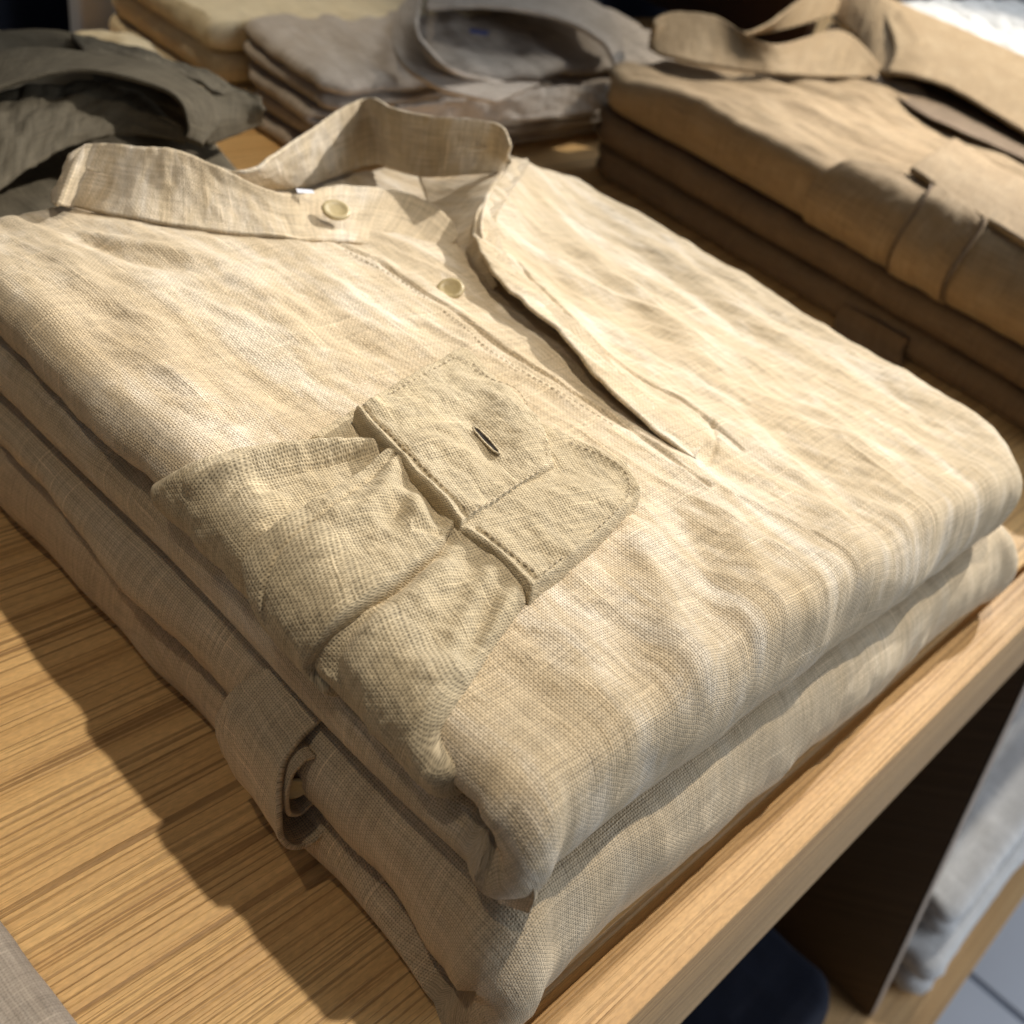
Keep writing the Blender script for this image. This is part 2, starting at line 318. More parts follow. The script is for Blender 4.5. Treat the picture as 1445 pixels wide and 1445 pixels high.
# ================================================================== THE DISPLAY TABLE
tbl = empty('display_table', 'oak display table with a pale front rail carrying the folded shirts', 'table', (.9, .45, -.5))
def tpart(o): o.parent = tbl; o.matrix_parent_inverse = Matrix.Translation((-.9, -.45, .5)); return o
tpart(box('table_top', (-.6, .0785, -.035), (1.9, .785, 0), M_oak))
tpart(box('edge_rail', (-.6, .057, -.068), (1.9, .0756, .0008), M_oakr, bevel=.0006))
# ================================================================== LOWER FOLDED SHIRT
def T2(x, y): return .0575-.013*ss(.2, .42, x)-.006*ss(.3, .42, y)
low = empty('folded_shirt', 'beige linen shirt under the open-collared one, its cuff hanging out of the side', 'shirt', (.29, .25, 0), 'folded beige linen shirts of the near pile')
def under_parent(o, e):
    o.parent = e; o.matrix_parent_inverse = Matrix.LocRotScale(e.location, e.rotation_euler, None).inverted(); return o
def lowamp(x, y, t, wl):                          # the bottom layer spreads out and leans, the next one hangs over it
    return wl*(.004*ss(.17, .10, y)*np.sin(np.pi*t)**2*(t < .5) + .003*np.sin(np.pi*np.clip(t*2-1, 0, 1))*perlin(y*22, t*0+3.3, 4))
under_parent(slab('body', M_lin2, None, (.141, .430, .0925, .42), (.005, .014, .02, .02), lambda x, y: T2(x, y)+.0012*fbm(x*40, y*30, 2, 3), lambda x, y: 0*x+.0006,
     left=((0, .46, 1), (.0150, .0150), .010), leftcut=lambda x, y: 1-np.interp(y, [.088, .116, .151, .215, .258, .291, .34], [.008, .018, .027, .027, .031, .038, .040])/.0575, other=((0, 1), (.0175,), 0), right=((0, .5, 1), (.010, .012), .004), N=240, Mv=300, K=44, seed=11, rough=.0013, nfreq=20, ampfn=lowamp), low)
# pleat of the bottom layer that comes forward along the side
# ================================================================== TOP FOLDED SHIRT (band collar)
XL, AA, RA = .139, .0125, .0118
def slitx(y): return np.interp(y, [.09, .123, .147, .160, .183, .232, .263, .280, .292, .3016, .312, .322, .330, .342, .36, .43], [.2625, .264, .267, .2640, .2634, .2752, .2817, .2900, .2977, .3080, .3236, .3377, .350, .366, .380, .390])
def T1(x, y): return .105-.005*ss(.19, .10, y)*ss(.25, .14, x)-.017*ss(.19, .43, x)-.012*ss(.30, .42, y)
Z1 = .106
def SP(pts, z=Z1): return px2(pts, z)
BODY_STROKES = [
 # front right: slanting folds near the rolled front
 (SP([(975, 690), (1030, 760), (1075, 850), (1085, 930)], .098), .006, .0020, 'ridge'),
 (SP([(935, 700), (985, 790), (1010, 880), (1030, 985)], .10), .006, -.0024, 'ridge'),
 (SP([(880, 740), (930, 850), (965, 940), (985, 1040)], .10), .0055, .0026, 'ridge'),
 (SP([(855, 860), (900, 960), (915, 1040)], .10), .006, -.0016, 'ridge'),
 (SP([(800, 890), (850, 1000), (870, 1090)], .10), .007, .0016, 'ridge'),
 (SP([(1090, 640), (1170, 740), (1210, 850)], .094), .008, .0022, 'ridge'),
 (SP([(1040, 560), (1150, 680), (1250, 800), (1270, 850)], .092), .008, -.0018, 'ridge'),
 (SP([(1130, 560), (1240, 680), (1290, 780)], .09), .008, .0018, 'ridge'),
 (SP([(1180, 500), (1310, 610), (1380, 720)], .086), .008, -.0016, 'ridge'),
 # right panel, long soft folds running down from the shoulder
 (SP([(760, 290), (850, 370), (960, 470), (1040, 570)], .094), .008, .0022, 'ridge'),
 (SP([(740, 330), (800, 420), (880, 510), (950, 590)], .096), .007, -.0018, 'ridge'),
 (SP([(820, 300), (960, 410), (1100, 520)], .088), .008, -.0018, 'ridge'),
 (SP([(900, 340), (1050, 450), (1200, 560)], .086), .008, .0016, 'ridge'),
 (SP([(960, 370), (1000, 400), (1060, 430)], .084), .004, -.0016, 'ridge'),
 ]
LEFT_STROKES = [
 # left panel: folds from the collar seam and across the chest
 (SP([(95, 305), (130, 320), (175, 350), (260, 380)]), .0035, -.0026, 'ridge'),
 (SP([(110, 300), (170, 325), (260, 352), (330, 372)]), .0035, .0018, 'ridge'),
 (SP([(80, 330), (110, 370), (180, 420)]), .005, .0016, 'ridge'),
 (SP([(170, 400), (240, 500), (300, 590)]), .006, .0022, 'ridge'),
 (SP([(110, 440), (190, 540), (240, 620)]), .006, -.0016, 'ridge'),
 (SP([(250, 390), (330, 480), (400, 580)]), .006, -.0014, 'ridge'),
 (SP([(300, 360), (390, 440), (470, 530)]), .005, .0015, 'ridge'),
 (SP([(360, 350), (450, 430), (540, 500)]), .005, -.0015, 'ridge'),
 (SP([(420, 350), (520, 430), (640, 500)]), .004, .0012, 'ridge'),
 (SP([(30, 400), (80, 480), (160, 590)]), .006, .0012, 'ridge'),
]
PLK = SP([(478, 343), (560, 385), (640, 440), (700, 490), (790, 545), (870, 592), (930, 632), (1000, 685)], .102)
PL2 = SP([(735, 385), (790, 450), (870, 515), (950, 560), (1003, 597), (1050, 632)], .0985)
PL3 = SP([(1003, 597), (1008, 628), (1000, 655), (985, 668)], .0975)
def D1(X, Y):
    z = (.0021-.0010*ss(.26, .16, X)*ss(.25, .2, Y))*fbm(X*30+Y*9, Y*12, 3, 2)+.0006*fbm(X*120+Y*40, Y*55, 3, 8)
    for st in BODY_STROKES: z = z+.95*stroke(X, Y, *st)
    for st in LEFT_STROKES: z = z+.75*stroke(X, Y, *st)
    z = z+.0009*(np.clip(1-2.6*np.abs(perlin(X*52+Y*9, Y*11, 15)), 0, 1)**3-.12)*ss(-.25, .25, perlin(X*14, Y*9, 16))*(.55+.45*ss(.2, .3, X))
    z = z+stroke(X, Y, PLK, .0005, .0009, 'step', 40)+stroke(X, Y, PLK, .0008, -.0014, 'seam', 40)
    z = z+stroke(X, Y, PL2, .0007, -.0010, 'seam', 40)+stroke(X, Y, PL2, .0006, .0008, 'step', 40)+stroke(X, Y, PL3, .0007, -.0009, 'seam', 20)
    z = z-.010*np.exp(-(((X-.290)/.035)**2+((Y-.358)/.030)**2))          # hollow inside the neck
    return z
def top1(X, Y): return T1(X, Y)+D1(X, Y)
bodyN, bodyM, I0 = 420, 460, 190
def gf1(G):
    X, Y = G[..., 0].copy(), G[..., 1].copy(); u = np.linspace(0, 1, bodyN)[:, None]; u0 = u[I0, 0]
    yb = np.interp(X, [.12, .165, .2, .3, .43], [.357, .372, .386, .405, .412]); Y = .0965+(Y-.0965)*np.where(Y > .0965, (yb-.0965)/(.412-.0965), 1)
    hat = np.where(u < u0, ss(0, 1, u/u0), ss(0, 1, (1-u)/(1-u0))); X = X+(slitx(Y[I0])-X[I0])[None]*hat
    return np.dstack([X, Y])
shirt = empty('folded_shirt', 'beige linen shirt with open band collar and folded cuff, topmost of the near pile', 'shirt', (.29, .25, .058), 'folded beige linen shirts of the near pile')
def topshirt():
    def bot(x, y): return T2(x, y)+.0004
    G, Z, per, R, Ruv = shell('body', M_lin, None, (XL, .4165, .0965, .412), (.005, .030, .02, .012), top1, bot,
        left=((0, .47, 1), (AA, .0120), .009), other=((0, 1), (.0150,), 0), right=((0, .5, 1), (.012, .009), .004), N=bodyN, Mv=bodyM, K=44, seed=31, rough=.0011, nfreq=20, ampn=.13, gridfn=gf1)
    N, Mv = G.shape[:2]; XY = G.copy(); ys = G[I0, :, 1]; js = int(np.searchsorted(ys, .150))
    V = np.dstack([XY, Z]); u = np.arange(N)
    X, Y = G[..., 0], G[..., 1]; dx = np.clip(X-slitx(Y), 0, 1)
    lift = np.interp(Y, [.150, .170, .19, .232, .263, .280, .292, .3016, .312, .322, .330, .4], [0, .0040, .0062, .0080, .0085, .0098, .0110, .0140, .0160, .0180, .0193, .0193])+.010*np.exp(-(((X-.290)/.035)**2+((Y-.358)/.030)**2)); lift *= 1-ss(.345, .375, Y)
    wd = .016+.022*ss(.2, .3, Y); VR = V.copy(); VR[..., 2] += lift*np.exp(-(dx/wd)**1.6)
    VR[..., 0] -= (.003*ss(.15, .2, Y)+.004*ss(.25, .32, Y))*np.exp(-(dx/wd)**1.3)*(1-ss(.35, .375, Y))
    VR[..., 2] += .0008*ss(.15, .17, Y)*perlin(Y*90, Y*0+.5, 77)*np.exp(-(dx/.006)**2)
    Vm = V.copy(); Vm[I0+1:] = VR[I0+1:]
    Vv = [Vm.reshape(-1, 3)]; uv = [G.reshape(-1, 2)]; off = N*Mv
    f = gridf(N, Mv).reshape(N-1, Mv-1, 4)
    # duplicate the slit column for the right panel
    k = Mv-js; dup = VR[I0, js:].copy(); dup[0] = Vm[I0, js]; Vv.append(dup); uv.append(G[I0, js:]); dupi = np.arange(off, off+k); off += k
    fr = f[I0].copy(); 
    for c in (0, 3):
        col = fr[:, c]; jj = col-I0*Mv; mk = jj >= js; fr[mk, c] = dupi[jj[mk]-js]
    f[I0] = fr; faces = [f.reshape(-1, 4)]
    # rounded lip of the flap, curling under
    lip = [(-.0006, -.0005), (-.0004, -.0014), (.0015, -.0019), (.006, -.0016), (.012, -.0020)]; prev = dupi
    fade = ss(0, 10, np.arange(k))
    for a, b in lip:
        q = dup.copy(); q[:, 0] += a*fade; q[:, 2] += b*fade; Vv.append(q); g = G[I0, js:].copy(); g[:, 0] -= .001+abs(a); uv.append(g); idx = np.arange(off, off+k); off += k
        faces.append(np.stack([idx[:-1], prev[:-1], prev[1:], idx[1:]], -1)); prev = idx
    # the left panel goes on under the flap
    prev = I0*Mv+np.arange(js, Mv)
    for e in range(1, 14):
        q = V[I0, js:].copy(); q[:, 0] += e*.0022*fade; q[:, 2] = top1(q[:, 0], q[:, 1])-.0016*fade*min(1, e/3); Vv.append(q); uv.append(q[:, :2].copy()); idx = np.arange(off, off+k); off += k
        faces.append(np.stack([prev[:-1], idx[:-1], idx[1:], prev[1:]], -1)); prev = idx
    pi = per[:, 0]*Mv+per[:, 1]; n, K = R.shape[:2]; idx = np.concatenate([pi[:, None], off+np.arange(n*K).reshape(n, K)], 1); i2 = np.roll(idx, -1, 0)
    faces.append(np.stack([idx[:, :-1], idx[:, 1:], i2[:, 1:], i2[:, :-1]], -1).reshape(-1, 4)); Vv.append(R.reshape(-1, 3)); uv.append(Ruv.reshape(-1, 2))
    return under_parent(mesh_obj('body', np.vstack(Vv), np.vstack(faces), M_lin, None, np.vstack(uv)), shirt), VR, js
body, VR, JS = topshirt()
# ---- surface of the top shirt, used to lay sleeve and cuff on it (s < XL wraps round the left roll)
def surf(s, y, h):
    s = np.asarray(s, float); y = np.asarray(y, float); ph = np.clip((XL-s)/RA, 0, np.pi); z0 = top1(np.maximum(s, XL), y)
    hh = z0-T2(np.full_like(y, XL), y)
    x = np.where(s >= XL, s, XL-AA*np.sin(ph)**.85-h*np.sin(ph)); z = z0-.47*hh*(1-np.cos(ph))/2+h*np.cos(ph)
    return np.stack([x, y, z], -1)
def pad(name, mat, parent, front, back, left, right, h, rim=.0012, n=110, m=110, rot=0., strokes=(), noise=.0004, open_edges=(), seed=0, freq=60, minh=-.0006, hfn=None):
    c0, c1 = spline(front, n), spline(back, n); d0, d1 = spline(left, m), spline(right, m)
    G = coons(c0, c1, d0, d1); S, Y = G[..., 0], G[..., 1]
    dist = np.full(S.shape, 1e9)
    for nm, c in (('front', c0), ('back', c1), ('left', d0), ('right', d1)):
        if nm in open_edges: continue
        dd, _, _ = polydist(S, Y, c[::3] if len(c) > 60 else c); dist = np.minimum(dist, dd.reshape(S.shape))
    e = np.clip(dist/rim, 0, 1); prof = np.sqrt(1-(1-e)**2)
    H = h*np.ones_like(S)
    if hfn is not None: H = H+hfn(S, Y)
    H = H+noise*2*fbm(S*freq, Y*freq, 3, seed+40)+noise*.5*fbm(S*freq*4, Y*freq*4, 2, seed+44)
    for st in strokes: H = H+1.2*stroke(S, Y, *st)
    H = np.maximum(H, .0012); H = minh+(H-minh)*prof; H = np.maximum(H, minh)
    V = surf(S, Y, H); cx, cy = S.mean(), Y.mean(); c, sn = math.cos(rot), math.sin(rot)
    uv = np.stack([(S-cx)*c-(Y-cy)*sn+seed*.37+.9*h*(prof-1), (S-cx)*sn+(Y-cy)*c+seed*.61+.9*h*(prof-1)], -1)
    return under_parent(gridobj(name, V, mat, None, uv), parent)
def on(pts, h, z=.1115): return [tuple(surf(a, b, h)) for a, b in px2(pts, z)]
ZC = .109
def Qp(V):                                        # where points of the place appear in the 1445 px photograph
    q = (np.asarray(V)-CAMP)@RW; return np.stack([CX+F*q[..., 0]/-q[..., 2], CY-F*q[..., 1]/-q[..., 2]], -1)
_sg, _yg = np.meshgrid(np.linspace(XL-RA*2.1, .43, 260), np.linspace(.094, .40, 260), indexing='ij'); _qg = Qp(surf(_sg, _yg, .003))
def inv(p, h=.003):
    d = ((_qg-np.array(p))**2).sum(-1); k = np.unravel_index(d.argmin(), d.shape); x = np.array([_sg[k], _yg[k]])
    a = min(max(k[0], 1), 258); b = min(max(k[1], 1), 258)
    J = np.stack([(_qg[a+1, b]-_qg[a-1, b])/(_sg[a+1, b]-_sg[a-1, b]), (_qg[a, b+1]-_qg[a, b-1])/(_yg[a, b+1]-_yg[a, b-1])], 1)
    try: st = np.linalg.solve(J, np.array(p)-_qg[a, b])
    except np.linalg.LinAlgError: st = np.zeros(2)
    if np.linalg.norm(st) < .004: x = np.array([_sg[a, b], _yg[a, b]])+st
    if abs(h-.003) > .0004 and x[0] > XL-.006:
        for _ in range(2):
            st = np.linalg.solve(J, np.array(p)-Qp(surf(x[:1], x[1:], h))[0])
            if np.linalg.norm(st) < .012: x = x+st
    return tuple(x)
HC = [.003]
c = lambda pts: [inv(p, HC[0]) for p in pts]
W = lambda s, y: (s, y)
SB = XL-RA*np.pi
E1, E2, E3, E4 = inv((206, 692)), inv((384, 898)), inv((456, 978)), inv((630, 1092))
def under_edge(e, d=0): return [W(SB, e[1]+d), W((SB+e[0])/2, e[1]+d*.5)]
sleeve = pad('sleeve', M_cuff, shirt, front=under_edge(E2, -.004)+[(E2[0], E2[1]-.004)]+c([(386, 838), (372, 792), (448, 722), (560, 642), (576, 628)]), back=under_edge(E1)+[E1]+c([(222, 672), (262, 648), (330, 628), (390, 617), (450, 612), (515, 618), (532, 612)]),
    left=[W(SB, E2[1]), W(SB, (E1[1]+E2[1])/2), W(SB, E1[1])], right=c([(576, 628), (532, 612)]), h=.0034, rim=.0040, n=170, m=90, rot=.18, noise=.0005, open_edges=('front', 'left', 'right'), seed=1,
    strokes=[(c([(520, 650), (440, 690), (380, 750), (340, 800), (350, 850)]), .0045, -.0024, 'ridge'), (c([(540, 628), (480, 632), (420, 640), (330, 660), (262, 690)]), .0030, .0034, 'ridge'), (c([(545, 640), (490, 655), (430, 668), (360, 690)]), .0032, -.0034, 'ridge'), (c([(400, 720), (350, 780), (330, 830)]), .006, .0010, 'ridge')])
HC[0] = .0055
sl2 = pad('sleeve', M_cuff, shirt, front=under_edge(E3)+[E3]+c([(452, 940), (462, 915), (500, 872), (560, 822), (618, 776), (642, 742), (664, 728)]), back=under_edge(E2)+[E2]+c([(366, 840), (352, 790), (430, 712), (548, 632), (570, 618)]),
    left=[W(SB, E3[1]), W(SB, E2[1])], right=c([(664, 728), (618, 676), (570, 618)]), h=.0066, rim=.0016, n=190, m=90, rot=.25, noise=.0004, open_edges=('left', 'right'), seed=2, minh=-.0004,
    strokes=[(c([(560, 640), (545, 690), (500, 745)]), .0030, .0018, 'ridge'), (c([(578, 650), (572, 700), (545, 750)]), .0028, -.0018, 'ridge'), (c([(590, 668), (610, 705), (622, 745)]), .0030, -.0028, 'ridge'), (c([(560, 690), (585, 720), (600, 760)]), .0035, .0020, 'ridge'), (c([(640, 745), (615, 752), (580, 748)]), .002, -.0020, 'ridge'),
             (c([(560, 645), (470, 720), (395, 800), (392, 870)]), .0007, -.0008, 'seam'), (c([(500, 690), (470, 740), (450, 790)]), .006, .0012, 'ridge'), (c([(520, 760), (480, 800), (440, 850)]), .005, -.0010, 'ridge')])
HC[0] = .004
sl3 = pad('sleeve', M_cuff, shirt, front=under_edge(E4)+[E4]+c([(612, 1042), (640, 985), (700, 900), (750, 832), (766, 818)]), back=under_edge(E3)+[E3]+c([(452, 936), (462, 910), (500, 868), (560, 818), (618, 772), (644, 744), (662, 732)]),
    left=[W(SB, E4[1]), W(SB, E3[1])], right=c([(766, 818), (716, 772), (662, 732)]), h=.0044, rim=.0060, n=190, m=120, rot=.2, noise=.0005, open_edges=('back', 'left', 'right'), seed=3,
    strokes=[(c([(640, 750), (600, 790), (530, 850), (490, 895), (470, 950)]), .0032, -.0030, 'ridge'), (c([(725, 800), (700, 830), (680, 880), (660, 940)]), .0032, -.0024, 'ridge'), (c([(735, 825), (715, 860), (690, 905), (655, 960)]), .003, .0020, 'ridge'), (c([(650, 752), (620, 800), (560, 850), (520, 900)]), .005, .0016, 'ridge'),
             (c([(660, 752), (668, 800), (640, 860), (600, 930)]), .0045, -.0016, 'ridge'), (c([(700, 800), (660, 870), (600, 960)]), .005, .0016, 'ridge')])
HC[0] = .002
tail = pad('sleeve', M_cuff, shirt, front=c([(436, 616), (490, 622), (545, 632)]), back=c([(440, 610), (470, 592), (503, 573)]), left=c([(436, 616), (440, 610)]), right=c([(545, 632), (525, 600), (503, 573)]), h=.0020, rim=.001, n=50, m=30, rot=.3, seed=4)
HC[0] = .0058
cuff2 = pad('cuff', M_cuff, shirt, front=c([(644, 744), (700, 782), (751, 833)]), back=c([(735, 575), (760, 592), (820, 622), (884, 650)]), left=c([(644, 744), (690, 660), (735, 575)]), right=c([(751, 833), (830, 768), (899, 702), (903, 684), (884, 650)]),
    h=.0060, rim=.0010, n=110, m=120, rot=.25, noise=.0003, seed=5, strokes=[(c([(660, 748), (705, 782), (745, 822)]), .0009, .0007, 'seam'), (c([(672, 745), (716, 778), (755, 815)]), .0006, -.0007, 'seam'), (c([(735, 740), (800, 700), (860, 680)]), .006, .0009, 'ridge')])
HC[0] = .0078
cuff1 = pad('cuff', M_cuff, shirt, front=c([(650, 738), (575, 662), (498, 576)]), back=c([(785, 655), (768, 600), (735, 562), (695, 525), (655, 487)]), left=c([(650, 738), (718, 694), (785, 655)]), right=c([(498, 576), (575, 530), (655, 487)]),
    h=.0080, rim=.0011, n=130, m=130, rot=.22, noise=.0004, seed=6, minh=.0015, strokes=[(c([(660, 728), (590, 655), (512, 575)]), .0007, -.0007, 'seam'), (c([(655, 735), (582, 660), (505, 576)]), .0009, .0006, 'seam'),
      (c([(640, 565), (672, 610), (700, 650), (700, 690)]), .005, -.0010, 'ridge'), (c([(700, 560), (735, 610), (745, 650)]), .005, .0010, 'ridge'), (c([(652, 600), (680, 622), (706, 645)]), .0016, .0008, 'seam'), (c([(560, 590), (600, 630), (620, 670)]), .006, .0008, 'ridge')])
def h_on(pts, h, z=ZC): return [surf(*inv(p, h), h) for p in pts]
def seam(parent, pts, h, r=.0005, nm='seam', mat=M_thread, n=60, jit=.00012): 
    q = np.array(h_on(pts, h)); o = tube(nm, q, r, mat, None, n=n, k=6); return under_parent(o, parent)
def stitches(parent, pts, h, pitch=.0024, gap=.30, r=.00015, nm='topstitch', mat=M_thread):
    q = np.array([surf(*inv(p, h), h) for p in pts]); L_ = np.linalg.norm(np.diff(q, axis=0), axis=1).sum(); n = max(2, int(L_/pitch)); V = []; Fc = []
    pl = spline(q, n*8+1)
    for i in range(n):
        a = pl[i*8]; b = pl[i*8+int(8*(1-gap))]; d = b-a; l = np.linalg.norm(d); d = d/l; sd = np.cross([0, 0, 1.], d); sd /= np.linalg.norm(sd); o_ = len(V)
        for tt, rr, hh_ in ((0, .2, -.0002), (.25, 1, .00012), (.75, 1, .00012), (1, .2, -.0002)):
            c_ = a+d*l*tt; V += [c_+sd*r*rr*1.6+[0, 0, hh_-.0002], c_+[0, 0, hh_+r], c_-sd*r*rr*1.6+[0, 0, hh_-.0002]]
        for k in range(3): Fc += [[o_+3*k, o_+3*k+3, o_+3*k+4, o_+3*k+1], [o_+3*k+1, o_+3*k+4, o_+3*k+5, o_+3*k+2]]
    return under_parent(mesh_obj(nm, np.array(V), Fc, mat, None), parent)
stitches(shirt, [(516, 578), (590, 650), (660, 722)], .0082)
stitches(shirt, [(668, 722), (718, 690), (771, 652), (757, 603), (727, 570), (690, 533), (655, 499)], .0082)
stitches(shirt, [(650, 499), (580, 538), (520, 572)], .0082)
stitches(shirt, [(684, 748), (722, 778), (758, 808)], .0062)
stitches(shirt, [(768, 806), (830, 756), (880, 708), (888, 680), (868, 654), (800, 622)], .0062)
stitches(shirt, [(486, 352), (560, 392), (640, 448), (700, 498), (790, 553), (868, 600)], .0006)
# buttonholes: worked rim round a dark slit
def buttonhole(parent, a, b, wid, lift_, mat=M_cuff, ctr=None):
    a = np.array(a, float); b = np.array(b, float); d = b-a; L = np.linalg.norm(d); d /= L; up = np.array([0, 0, 1.]); s = np.cross(up, d); s /= np.linalg.norm(s)
    q = np.linspace(0, 2*np.pi, 44, endpoint=False); mid = (a+b)/2
    ring = mid+np.outer(np.sign(np.cos(q))*np.abs(np.cos(q))**.7*L/2, d)+np.outer(np.sin(q)*wid/2, s)+np.outer(.00008*np.sin(q*9), up)+up*lift_
    h = tube('buttonhole', ring, .00038, mat, None, k=7, closed=True); under_parent(h, parent)
    ring2 = mid+np.outer(np.cos(q)*L/2*.9, d)+np.outer(np.sin(q)*wid/2*.85, s)+up*(lift_+.0001)
    V = np.vstack([ring2, [mid+up*(lift_-.0001)]]); f = [[i, (i+1) % 44, 44, 44] for i in range(44)]
    f3 = np.array([[i, (i+1) % 44, 44] for i in range(44)]); o = mesh_obj('slit', V, f3, M_gap, None); o.parent = h; o.matrix_parent_inverse = h.matrix_parent_inverse.copy()
    return h
q = h_on([(668, 604), (704, 641)], .0082); buttonhole(cuff1, q[0], q[1], .0020, .0002)
for ob in (cuff1, cuff2, sleeve): pass

# ---- collar
PP0 = lambda *q: [P(*a) for a in q]
def cat(pts, per):
    p = np.array(pts, float); q = np.vstack([2*p[0]-p[1], p, 2*p[-1]-p[-2]]); t = np.linspace(0, 1, per, endpoint=False)[:, None]; out = []
    for i in range(1, len(q)-2):
        a, b, c_, d = q[i-1], q[i], q[i+1], q[i+2]; out.append(.5*(2*b+(c_-a)*t+(2*a-5*b+4*c_-d)*t**2+(3*b-a-3*c_+d)*t**3))
    return np.vstack(out+[p[-1:]])
def band(name, mat, parent, ctrl, per=26, m=26, bow=.0015, th=.0013, seed=0, noise=.0006):
    Bc = cat([P(a, b, z) for (a, b, z), _ in ctrl], per); Tc = cat([P(a, b, z) for _, (a, b, z) in ctrl], per); n = len(Bc)
    w_ = np.linspace(0, 1, m)[None, :, None]; G = Bc[:, None]*(1-w_)+Tc[:, None]*w_
    tg = np.gradient(G.mean(1), axis=0); up = (Tc-Bc); nr = np.cross(tg, up); nr /= np.linalg.norm(nr, axis=1)[:, None]+1e-12
    L = np.concatenate([[0], np.cumsum(np.linalg.norm(np.diff(Bc, axis=0), axis=1))])
    bw = (bow*(1-ss(per*6, per*7.5, np.arange(n))))[:, None, None] if bow > .002 else bow
    G = G+nr[:, None]*(bw*np.sin(np.pi*w_)+noise*fbm(L[:, None]*55, np.linspace(0, 1, m)[None]*1.6, 3, seed)[..., None]+noise*.5*fbm(L[:, None]*150, np.linspace(0, 1, m)[None]*4, 2, seed+9)[..., None])
    uv = np.stack([np.repeat(L[:, None], m, 1), np.repeat(np.linspace(0, .028, m)[None], n, 0)], -1)
    o = gridobj(name, G, mat, None, uv, thick=th); under_parent(o, parent)
    return o, Bc, Tc, nr
CC = [((606, 360), (655, 328, .0990)), ((540, 347), (590, 280, .1000)), ((480, 341), (485, 262, .1045)), ((420, 338), (405, 276, .1085)), ((330, 330), (315, 238, .1140)), ((250, 320), (250, 214, .1165)),
      ((160, 303), (190, 206, .1170)), ((104, 292), (140, 202, .1165)), ((84, 290, .1030), (118, 206, .1155)), ((74, 286, .1010), (102, 217, .1135)), ((80, 270, .0980), (104, 226, .1115)), ((105, 262, .096), (130, 236, .1095)), ((180, 262, .094), (205, 240, .108)), ((270, 262, .092), (290, 236, .108)),
      ((372, 268, .090), (352, 240, .109)), ((430, 262, .088), (415, 199, .109)), ((485, 245, .086), (475, 157, .110)), ((528, 232, .085), (521, 138, .112)), ((556, 240, .090), (556, 153, .118)), ((600, 250, .098), (612, 164, .125)), ((655, 247, .106), (668, 168, .129)), ((700, 243, .110), (706, 178, .130)), ((713, 238, .1105), (720, 206, .1270))]
CC = [((b[0], b[1], float(surf(*inv(b), -.0006)[2])) if len(b) == 2 else b, t) for b, t in CC]
collar, CB, CT, CN = band('collar', M_lin, shirt, CC, seed=3, bow=.0026, noise=.0008)
for fr, a_, b_ in ((.93, 0, 26*7), (.93, 26*14, 26*22)):
    _l = (CB*(1-fr)+CT*fr)[a_:b_:3]+CN[a_:b_:3]*(-.0005 if a_ == 0 else -.0004)+CN[a_:b_:3]*.0007; o = tube('topstitch', _l, .00028, M_thread, None, n=170, k=5); o.parent = collar; o.matrix_parent_inverse = collar.matrix_parent_inverse.copy()
o = tube('seam', [tuple(a+np.array([-.0004, -.0008, .0012])) for a in CB[26:26*8:4]], .00045, M_thread, None, n=160, k=6); o.parent = collar; o.matrix_parent_inverse = collar.matrix_parent_inverse.copy()
fc = (PP0((672, 408, .0965), (642, 356, .0950), (606, 292, .0940), (578, 215, .0970)), PP0((703, 402, .1005), (688, 356, .1060), (680, 318, .1100), (690, 275, .1110), (711, 242, .1105)))
q0 = spline(fc[0], 60); q1 = spline(fc[1], 60); k_ = np.linspace(0, 1, 26)[None, :, None]; GF = q0[:, None]*(1-k_)+q1[:, None]*k_
GF[..., 2] -= .0022*np.sin(np.pi*k_[..., 0]); GF[..., 2] += .0006*fbm(GF[..., 0]*90, GF[..., 1]*90, 2, 6)
under_parent(gridobj('front_facing', GF, M_lin, None, np.stack([GF[..., 0]*1.2+.5, GF[..., 1]], -1), thick=.001), shirt)
bh = [P(655, 212, .1192), P(686, 208, .1198)]; buttonhole(shirt, bh[0], bh[1], .0030, 0, M_lin)
# ---- buttons
def button(parent, loc, r, nrm, mat=M_btn):
    prof = [(0, .42), (.35, .42), (.55, .46), (.68, .58), (.82, .64), (.94, .56), (1., .36), (.95, .12), (.8, 0)]
    n = 36; V = []; 
    for a in range(n):
        an = 2*np.pi*a/n; V += [(r*p*math.cos(an), r*p*math.sin(an), r*.5*z) for p, z in prof]
    k = len(prof); V = np.array(V); f = []
    for a in range(n):
        b = (a+1) % n
        f += [[a*k+i, a*k+i+1, b*k+i+1, b*k+i] for i in range(k-1)]
    q = Vector(nrm).to_track_quat('Z', 'Y').to_matrix(); V = (np.array(q)@V.T).T+np.array(loc)
    o = mesh_obj('button', V, f, mat, None); under_parent(o, parent)
    for sx, sy in ((1, 1), (-1, 1), (1, -1), (-1, -1)):
        c0 = np.array(loc)+np.array(q)@np.array([sx*r*.20, sy*r*.20, r*.215]); e1 = np.array(q)@np.array([1, 0, 0]); e2 = np.array(q)@np.array([0, 1, 0])
        hv = [c0+r*.12*(math.cos(t)*e1+math.sin(t)*e2) for t in np.linspace(0, 2*np.pi, 9)[:-1]]
        h = mesh_obj('thread_hole', np.array(hv), [[0, 1, 2, 3], [0, 3, 4, 5], [0, 5, 6, 7]], M_gap, None, smooth=False); h.parent = o; h.matrix_parent_inverse = o.matrix_parent_inverse.copy()
    return o
b1 = P(474, 299, .1060); button(shirt, b1, .0054, (-.15, -.25, 1))
b2 = surf(*inv((637, 402)), .0006); button(shirt, b2, .0052, (-.5, -.1, 1))
# small woven label inside the neck
lb = [P(418, 266, .1105), P(441, 268, .1105), P(444, 273, .1100), P(420, 272, .1100)]
under_parent(mesh_obj('neck_label', np.array(lb), [[0, 1, 2, 3]], M_label, None, smooth=False), shirt)
